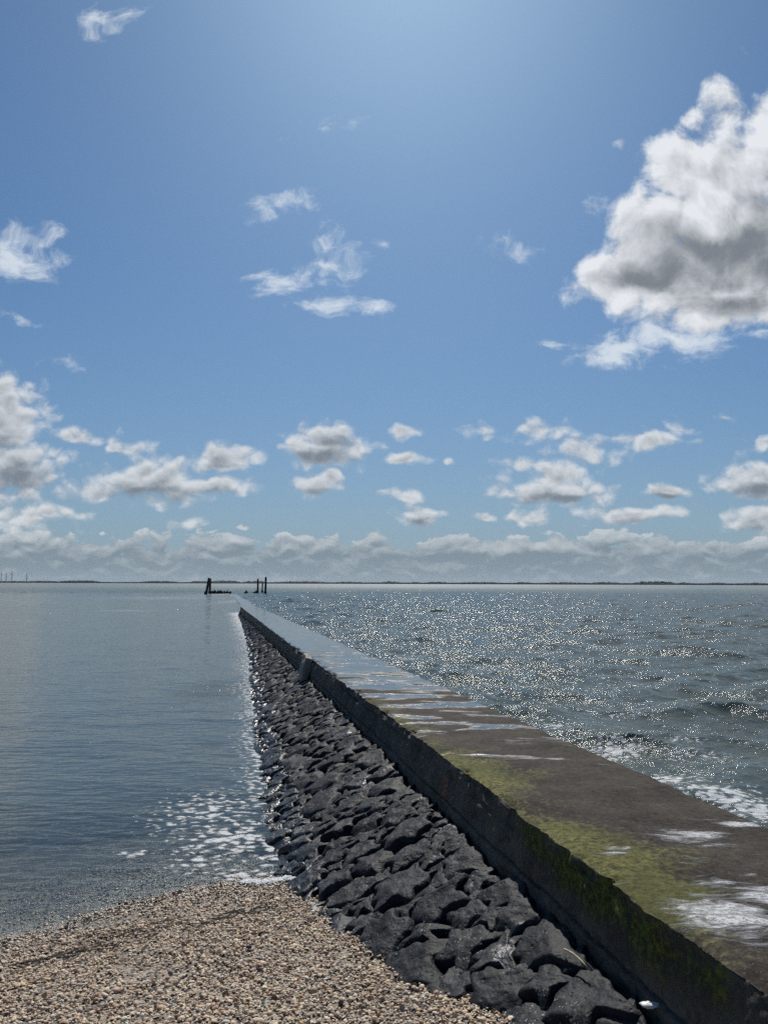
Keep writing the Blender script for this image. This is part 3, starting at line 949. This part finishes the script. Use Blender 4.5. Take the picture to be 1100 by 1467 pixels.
for phase, (lo, hi, tries) in enumerate(((.17, .22, 500), (.120, .16, 8000), (.09, .12, 26000), (.068, .09, 30000))):
    for _ in range(tries):
        s = 1.6 + (S_END + 1.2 - 1.6) * random.random() ** 1.0
        d = random.uniform(-.02, slope_len(s) + .35)
        r = random.uniform(lo, hi) * (1.0 if s > 5.5 else (1.18 if d < 1.0 else 1.06)) * (1.0 if s < 20 else 1.15)
        if ok(s, d, r):
            cellh.setdefault((int(s / .6), int(d / .6)), []).append((s, d, r)); sites.append((s, d, r))
sites.sort()
ss_ = np.array(sites)


def clip(poly, nx_, ny_, c_):
    out = []
    for i in range(len(poly)):
        a, b = poly[i], poly[(i + 1) % len(poly)]
        da, db = a[0] * nx_ + a[1] * ny_ - c_, b[0] * nx_ + b[1] * ny_ - c_
        if da <= 0: out.append(a)
        if (da < 0 < db) or (db < 0 < da):
            t = da / (da - db); out.append((a[0] + t * (b[0] - a[0]), a[1] + t * (b[1] - a[1])))
    return out


def rock_mesh(i, nang, rings):
    s, d, r = sites[i]
    poly = [(-.42, -.42), (.42, -.42), (.42, .42), (-.42, .42)]
    near = np.where((np.abs(ss_[:, 0] - s) < .9) & (np.abs(ss_[:, 1] - d) < .9))[0]
    for j in near:
        if j == i: continue
        ex, ey = ss_[j, 0] - s, ss_[j, 1] - d
        L_ = math.hypot(ex, ey)
        if L_ > .95: continue
        off = (L_ * L_ + r * r - ss_[j, 2] ** 2) / (2 * L_)
        gap = .007 + .008 * random.random()
        poly = clip(poly, ex / L_, ey / L_, off - gap)
        if len(poly) < 3: return None
    # stay off the wall
    poly = clip(poly, 0, -1, d - .02)
    if len(poly) < 3: return None
    cx_ = sum(p[0] for p in poly) / len(poly); cy_ = sum(p[1] for p in poly) / len(poly)
    rad = np.zeros(nang)
    ths = np.linspace(0, 2 * math.pi, nang, endpoint=False)
    for k, t in enumerate(ths):
        ct, st = math.cos(t), math.sin(t); best = 9
        for q in range(len(poly)):
            a, b = poly[q], poly[(q + 1) % len(poly)]
            ex, ey = b[0] - a[0], b[1] - a[1]
            den = ct * ey - st * ex
            if abs(den) < 1e-9: continue
            tt = ((a[0] - cx_) * ey - (a[1] - cy_) * ex) / den
            if tt > 1e-6:
                u_ = ((a[0] - cx_) * st - (a[1] - cy_) * ct) / (ex * st - ey * ct) if abs(ex * st - ey * ct) > 1e-9 else .5
                if -1e-6 <= u_ <= 1 + 1e-6: best = min(best, tt)
        rad[k] = best if best < 9 else r
    for _ in range(max(1, nang // 40)):
        rad = .25 * np.roll(rad, 1) + .5 * rad + .25 * np.roll(rad, -1)
    rad *= 1 + .07 * perlin(4 * np.cos(ths) + i, 3 * np.sin(ths), i * .37)
    R0 = rad.mean()
    rng_h = random.Random(i * 7 + 1)
    h0 = rng_h.uniform(-.010, .016) + .036 * min(1, R0 / .22)
    fr = [(.90, -.30), (.97, -.12), (1.0, -.03)]
    tops = np.linspace(.985, 0, rings)
    V = []
    tilt = (rng_h.uniform(-.16, .08), rng_h.uniform(-.13, .13))
    planes = []
    for k in range(5):
        t = rng_h.uniform(0, 6.283); sl_ = rng_h.uniform(.12, .55); o_ = rng_h.uniform(.18, .85) * R0
        planes.append((math.cos(t) * sl_, math.sin(t) * sl_, o_ * sl_))
    def height(x, y, f):
        z = h0 + tilt[0] * x + tilt[1] * y
        for (a, b, c_) in planes: z = np.minimum(z, h0 + .012 + c_ - a * x - b * y)
        z = z - .050 * np.clip((f - .86) / .14, 0, 1) ** 2
        z = z + .008 * fbm(x * 8 + i * 3.1, y * 8, i * 1.7, 4) + -.022 * np.abs(perlin(x * 5 + i, y * 5, i * 2.1)) + .008 * np.abs(perlin(x * 15 + i, y * 15, i * 1.1))
        return z
    for (f, z) in fr[:2]:
        V.append(np.stack([rad * f * np.cos(ths), rad * f * np.sin(ths), np.full(nang, z)], -1))
    xe, ye = rad * np.cos(ths), rad * np.sin(ths)
    he = height(xe, ye, np.ones(nang))
    V.append(np.stack([xe, ye, np.minimum(he - .05, .02)], -1))
    for f in tops[:-1]:
        x_, y_ = rad * f * np.cos(ths), rad * f * np.sin(ths)
        V.append(np.stack([x_, y_, height(x_, y_, np.full(nang, f))], -1))
    V = np.concatenate(V)
    c0 = height(np.zeros(1), np.zeros(1), np.zeros(1))[0]
    V = np.vstack([V, [[0, 0, c0]]])
    nr_ = 3 + rings - 1
    q = grid_faces(nr_, nang, True)
    tri = np.array([[(nr_ - 1) * nang + k, (nr_ - 1) * nang + (k + 1) % nang, nr_ * nang] for k in range(nang)])
    sc_, dc_ = s + cx_, d + cy_
    P0 = slope_pt(sc_, dc_)
    ed = (slope_pt(sc_, dc_ + .1) - slope_pt(sc_, dc_ - .1)).normalized()
    es = (slope_pt(sc_ + .1, dc_) - slope_pt(sc_ - .1, dc_)).normalized()
    up_ = ed.cross(es).normalized()
    if up_.z < 0: up_ = -up_
    ed = es.cross(up_) if es.cross(up_).dot(ed) > 0 else -es.cross(up_)
    Mx = np.array([es, ed, up_])
    Vw = V @ Mx
    if es.cross(ed).dot(up_) < 0:
        q = q[:, ::-1]; tri = tri[:, ::-1]
    return P0, Vw, q, tri, sc_, dc_, R0


far_V, far_L, far_C, nb = [], [], [], 0
count = 0
ROCKS = []
LIM = 300
for i, (s, d, r) in enumerate(sites):
    if s < 2.6: hi_res = False
    P0 = slope_pt(s, d)
    bzv = float(beach_z(P0.x, P0.y))
    if bzv > P0.z + .10 and P0.y < 9: continue            # wholly under the shells
    visible = s > 3.1
    single = visible and count < LIM
    nang, rings = (56, 13) if s < 7.5 else ((40, 9) if s < 14 else ((26, 6) if s < 28 else (16, 4)))
    res = rock_mesh(i, nang, rings)
    if res is None: continue
    P0, Vw, q, tri, sc_, dc_, R0 = res
    if single:
        o = raw_mesh('basalt_block', Vw, np.concatenate([q.ravel(), tri.ravel()]), np.concatenate([np.full(len(q), 4), np.full(len(tri), 3)]), M_ROCK)
        o.location = P0
        L_ = slope_len(sc_)
        if bzv > P0.z - .07 and P0.y < 8.2: cls = 'beach'
        elif dc_ < .22: cls = 'top'
        elif P0.z < .12: cls = 'water'
        elif dc_ < .5 * L_: cls = 'upper'
        else: cls = 'lower'
        ROCKS.append((o, sc_, dc_, R0, cls)); count += 1
    else:
        far_V.append(Vw + np.array(P0)); far_L.append((q + nb, tri + nb)); nb += len(Vw)
L4 = np.concatenate([a for a, b in far_L]); L3 = np.concatenate([b for a, b in far_L])
o = raw_mesh('distant_basalt_blocks', np.concatenate(far_V), np.concatenate([L4.ravel(), L3.ravel()]), np.concatenate([np.full(len(L4), 4), np.full(len(L3), 3)]), M_ROCK)
tag(o, 'far stretch of dark basalt blocks narrowing towards the end of the wall', 'stones', kind='stuff')
print('rocks', len(sites), count)

# ------------------------------------------------------------------ timber dolphins at the far end
def post(px0, py0, px1, py1, wpx, label, dy_=0.0, name='wooden_post'):
    b = ground(px0, py0); b.y += dy_; b.x *= (b.y) / (b.y - dy_) if dy_ else 1
    dist = b.y
    hgt = (py0 - py1) / F * dist * 1.0
    dxm = (px1 - px0) / F * dist
    r = wpx / 2 / F * dist
    mb = MB()
    n = 9
    pts = [(dxm * t - dxm * .3 * (t < 0), .25 * math.sin(3 * t) * .2, hgt * t) for t in [-.35] + list(np.linspace(0, 1, n))]
    rads = [r * 1.1] + [r * (1.08 - .16 * t + .05 * random.uniform(-1, 1)) for t in np.linspace(0, 1, n)]
    pts.append((dxm * 1.01, 0, hgt * 1.012)); rads.append(r * .6)
    mb.tube(pts, rads, 12)
    o = mb.build(name, M_WOOD); o.location = b
    # weed collar at the water line, cap on the head
    mc = MB()
    for k in range(26):
        a = random.uniform(0, 6.283); z = random.uniform(-.1, .55)
        mc.lump((math.cos(a) * r * 1.02, math.sin(a) * r * 1.02, z), (.12, .12, .16), 6, 4, .35)
    w = mc.build('weed_collar', M_WEED, parent=o)
    tag(o, label, 'post', 'timber posts at the end of the breakwater')
    return b


post(295.3, 851.5, 299.2, 828.2, 3.6, 'leaning dark timber post of the crossed pair, front one')
post(300.6, 850.6, 301.0, 829.3, 3.0, 'upright dark timber post right behind the leaning one', dy_=3)
post(369.2, 850.2, 369.3, 829.3, 2.6, 'dark timber post of middle height beside the shortest post')
post(375.6, 849.6, 376.0, 834.2, 2.0, 'shortest dark timber post, standing between two taller posts', dy_=2)
post(380.2, 851.2, 380.6, 826.8, 3.0, 'tallest and thickest dark timber post at the seaward end of the row')


def beam(pxa, pxb, py, thick, rag, label):
    a, b = ground(pxa, py), ground(pxb, py)
    mid = (a + b) / 2
    mb = MB()
    n = 14
    pts = [a.lerp(b, t) - mid + Vector((0, 0, thick * .9 + .05 * random.uniform(-1, 1))) for t in np.linspace(0, 1, n)]
    mb.tube(pts, [thick * random.uniform(.85, 1.1) for _ in pts], 10)
    o = mb.build('timber_beam', M_WOOD); o.location = mid
    mc = MB()
    for k in range(rag):
        t = random.random(); p = a.lerp(b, t) - mid
        h = random.uniform(.12, .42)
        mc.lump((p.x, p.y + random.uniform(-.15, .15), thick * 1.7 + h * .4), (random.uniform(.14, .34), .2, h), 7, 5, .3)
    if rag: mc.build('mussel_growth', M_WEED, parent=o)
    tag(o, label, 'beam', 'low beams at the end of the breakwater')
    for k in range(3):
        t = (k + .5) / 3
        mp = MB(); p = a.lerp(b, t) - mid
        mp.tube([(p.x, p.y, -1.2), (p.x, p.y, thick * 1.2)], thick * .55, 8)
        mp.build('pile', M_WOOD, parent=o)


beam(300.5, 331.5, 850.6, .20, 34, 'low dark beam crusted with lumpy growth beside the leaning post')
beam(349.5, 369.0, 850.0, .12, 6, 'thin low dark beam running up to the middle-height post')

# ------------------------------------------------------------------ far shore
def far_land():
    D = 5200.0
    azs = np.radians(np.linspace(-60, 60, 2400))
    t = azs
    px = CX + F * np.tan(azs)
    hgt = 5.5 + 5.5 * sstep(-200, 700, px) + 1.2 * fbm(azs * 40, 0, 2, 3)
    rows = [(-5, 0), (0, .9), (20, 1.0), (120, 1.0), (420, .3), (430, -.5)]
    P = np.zeros((len(rows), len(azs), 3))
    for i, (dr_, hf) in enumerate(rows):
        R_ = D + dr_ + 120 * fbm(azs * 6, 0, 5, 2)
        P[i, :, 0] = R_ * np.sin(azs); P[i, :, 1] = R_ * np.cos(azs)
        P[i, :, 2] = hgt * hf if hf > 0 else -3
    tag(grid_mesh('far_shore', P, M_LAND, flip=True), kind='structure')
    # tree belts behind the dike
    mb = MB()
    spans = [(88, 145, 8), (205, 255, 7), (275, 300, 9), (300, 345, 12), (350, 382, 10), (395, 470, 8), (480, 520, 7), (545, 575, 10), (590, 600, 8), (610, 640, 9), (655, 720, 8), (735, 760, 8),
             (780, 840, 8), (845, 885, 10), (905, 965, 15), (968, 985, 9), (1010, 1040, 7), (1060, 1100, 7), (-100, -20, 8), (1120, 1240, 9), (-260, -150, 8), (0, 40, 4), (40, 88, 5)]
    for (a, b, h) in spans:
        x = a
        while x < b:
            e = math.sin(math.pi * min(1, max(0, (x - a) / (b - a)))) ** .4
            R_ = D + random.uniform(130, 330)
            ang = math.atan((x - CX) / F)
            w_ = random.uniform(9, 20); hh = .62 * h * e * random.uniform(.6, 1.1) + 1.5
            mb.lump((R_ * math.sin(ang), R_ * math.cos(ang), 6 + hh * .7), (w_, w_, hh), 7, 5, .28)
            x += random.uniform(1.2, 2.8)
    o = mb.build('distant_wood', M_TREE)
    tag(o, 'dark belts of trees along the dike on the far shore', 'wood', kind='stuff')


far_land()


def turbine(px, ytop, label, ang, proto=[None]):
    D = 7000.0
    a = math.atan((px - CX) / F)
    hub = (834.8 - ytop) / F * D + 6
    loc = Vector((D * math.sin(a), D * math.cos(a), 0))
    root = empty('wind_turbine', loc)
    tag(root, label, 'wind turbine', 'wind turbines on the far shore')
    mb = MB(); mb.tube([(0, 0, -2), (0, 0, hub * .5), (0, 0, hub)], [3.4, 2.7, 2.0], 12); mb.build('tower', M_TURB, root)
    mb = MB(); mb.tube([(1, 6, hub + 1.5), (1, 1, hub + 1.6), (0, -5, hub + 1.5)], [1.8, 2.6, 2.0], 10); mb.build('nacelle', M_TURB, root)
    for k in range(3):
        t = ang + k * 2.0944
        mb = MB()
        L_ = 27
        # seen nearly edge-on: rotor plane along the line of sight
        dv = Vector((math.sin(t) * .28, math.sin(t) * .96, math.cos(t)))
        c_ = Vector((0, -6, hub + 1.5))
        mb.tube([c_, c_ + dv * L_ * .2, c_ + dv * L_ * .6, c_ + dv * L_], [1.2, 1.9, 1.2, .4], 8)
        mb.build('blade', M_TURB, root)


turbine(4.6, 824.2, 'tall wind turbine standing outermost at the edge of the row', .25)
turbine(11.6, 826.0, 'second wind turbine, shorter, between the two tall ones', .5)
turbine(20.0, 824.5, 'third wind turbine, tall, facing the wide gap in the row', .15)
turbine(41.0, 826.5, 'lone wind turbine set apart from the close row of three', .4)

HAZE = True
if HAZE:
    hm, hn, ho = material('sea_air')
    pv = hn.n.new('ShaderNodeVolumePrincipled')
    pv.inputs['Color'].default_value = (.80, .88, .95, 1); pv.inputs['Density'].default_value = 1.4e-5; pv.inputs['Anisotropy'].default_value = .3
    hn.l.new(pv.outputs[0], ho.inputs['Volume'])
    mb = MB(); B = 15500
    mb.add([(x, y, z) for z in (-3, 115) for (x, y) in ((-B, -B), (B, -B), (B, B), (-B, B))], [[3, 2, 1, 0], [4, 5, 6, 7], [0, 1, 5, 4], [1, 2, 6, 5], [2, 3, 7, 6], [3, 0, 4, 7]])
    hz_o = mb.build('haze', hm, smooth=False)
    tag(hz_o, 'thin pale sea haze over the water', 'haze', kind='stuff')

# ------------------------------------------------------------------ wrack line and small finds
def wrack():
    mb = MB()
    def strand(px, py, L_, ang):
        p = ground(px, py, .12)
        pts = []
        x, y = p.x, p.y
        for k in range(6):
            z = float(beach_z(x, y)) + .014 + .006 * random.random()
            pts.append((x, y, z))
            ang2 = ang + random.uniform(-.5, .5)
            x += math.cos(ang2) * L_ / 5; y += math.sin(ang2) * L_ / 5
        mb.tube(pts, [.002] + [random.uniform(.002, .0045)] * 4 + [.0015], 5)
    line = [(120, 1352), (160, 1346), (200, 1340), (240, 1333), (280, 1330), (310, 1318), (330, 1308), (360, 1302), (390, 1300)]
    for (a, b) in zip(line[:-1], line[1:]):
        for k in range(6):
            t = random.random()
            strand(a[0] + (b[0] - a[0]) * t + random.uniform(-6, 6), a[1] + (b[1] - a[1]) * t + random.gauss(0, 5), random.uniform(.06, .22), random.uniform(-.3, .7) + .25)
    line = [(0, 1392), (50, 1382), (100, 1372), (140, 1366)]
    for (a, b) in zip(line[:-1], line[1:]):
        for k in range(9):
            t = random.random()
            strand(a[0] + (b[0] - a[0]) * t, a[1] + (b[1] - a[1]) * t + random.gauss(0, 3), random.uniform(.06, .2), random.uniform(0, .5))
    o = mb.build('seaweed_wrack', M_WEED)
    tag(o, 'thin dark line of dried seaweed washed up on the shells', 'seaweed', kind='stuff')


wrack()


def on_rock(px, py):
    """point where the sight line meets the stone slope"""
    d = ray(px, py); best = None
    for t in np.linspace(3, 12, 1500):
        p = Vector((0, 0, H)) + d * t
        s, Xq = dam_sx(p.x, p.y)
        q = (XB - Xq) / (XB - float(x_wat(s)))
        if p.z < float(z_base(s)) * (1 - q) + .06: return p
    return p


def stick(pa, pb, r, mat, name, label, cat):
    a, b = on_rock(*pa), on_rock(*pb)
    a.z += .03; b.z += .03
    mid = (a + b) / 2
    mb = MB()
    pts = [a.lerp(b, t) - mid + Vector((0, 0, .012 * math.sin(3.1 * t))) for t in np.linspace(0, 1, 7)]
    mb.tube(pts, [r, r, r * 1.25, r, r * 1.2, r * .9, r * .6], 7)
    o = mb.build(name, mat); o.location = mid
    tag(o, label, cat)


def foam_line():
    mb = MB()
    for k in range(520):
        t = random.random()
        px = 345 + 100 * t + random.gauss(0, 3); py = 1263 + 3.5 * math.sin(t * 5) + random.gauss(0, 2.6) - 2 * t
        p = ground(px, py, .02); z = float(beach_z(p.x, p.y))
        r = random.uniform(.006, .017)
        mb.lump((p.x, p.y, max(z, 0) + .012 + random.random() * .008), (r * 1.3, r, r * .6), 7, 4, .12)
    o = mb.build('sea_foam', M_FOAM)
    tag(o, 'line of white foam washed up where beach meets stones', 'foam', kind='stuff')


foam_line()
stick((808, 1368), (841, 1395), .0045, M_REED, 'reed_stalk', 'dry straw-coloured reed stalk lying across big basalt blocks', 'stalk')
p = on_rock(930, 1449)
mb = MB(); mb.lump((0, 0, .008), (.042, .026, .010), 16, 8, .16)
o = mb.build('bleached_shell', M_WHITE); o.location = p + Vector((0, 0, .02))
tag(o, 'bright white oyster shell lying on a block below the wall', 'shell')

# ------------------------------------------------------------------ say which stone is which
ORD = ['first', 'second', 'third', 'fourth', 'fifth', 'sixth', 'seventh', 'eighth', 'ninth', 'tenth', 'eleventh', 'twelfth']
GROUP = 'basalt blocks pitched along the breakwater'
shell_s = float(dam_sx(p.x, p.y)[0])
by = {}
for r_ in ROCKS: by.setdefault(r_[4], []).append(r_)
for r_ in by.get('beach', []): r_[0]['label'] = ''
lst = sorted(by.get('beach', []), key=lambda r: -r[1])
for k, r_ in enumerate(lst):
    tag(r_[0], f'{ORD[k]} basalt block along the shell beach edge, counted from the white foam' if k < 12 else 'basalt block half sunk in shells, low on the beach edge, far from the foam', 'stone', GROUP)
lst = sorted([r for r in by.get('top', []) if r[1] > shell_s + .12], key=lambda r: r[1])
for k, r_ in enumerate(lst):
    tag(r_[0], f'{ORD[k]} basalt block of the top row by the wall, counted from the white shell' if k < 12 else 'basalt block of the top row under the wall, well beyond the white shell', 'stone', GROUP)
for r_ in by.get('top', []):
    if r_[1] <= shell_s + .12: tag(r_[0], 'basalt block of the top row under the wall, at or below the white shell', 'stone', GROUP)
lst = sorted(by.get('water', []), key=lambda r: r[1])
for k, r_ in enumerate(lst):
    tag(r_[0], f'{ORD[k]} wet black block along the waterline, counted outward from the beach foam' if k < 12 else 'wet black block along the waterline, far out from the beach foam', 'stone', GROUP)
for cls, txt in (('upper', 'on the upper half of the slope'), ('lower', 'on the lower half of the slope')):
    lst = by.get(cls, [])
    near_ = sorted([r for r in lst if r[1] < 7.0], key=lambda r: -r[3])
    for k, r_ in enumerate(lst):
        tag(r_[0], f'dark basalt block {txt}, beside the mossy wall' if r_[1] < 6.5 else f'dark basalt block {txt}, past the wall rust streak', 'stone', GROUP)
    for k, r_ in enumerate(near_[:3]):
        tag(r_[0], f'{["largest", "second largest", "third largest"][k]} dark basalt block {txt}, not touching the beach', 'stone', GROUP)
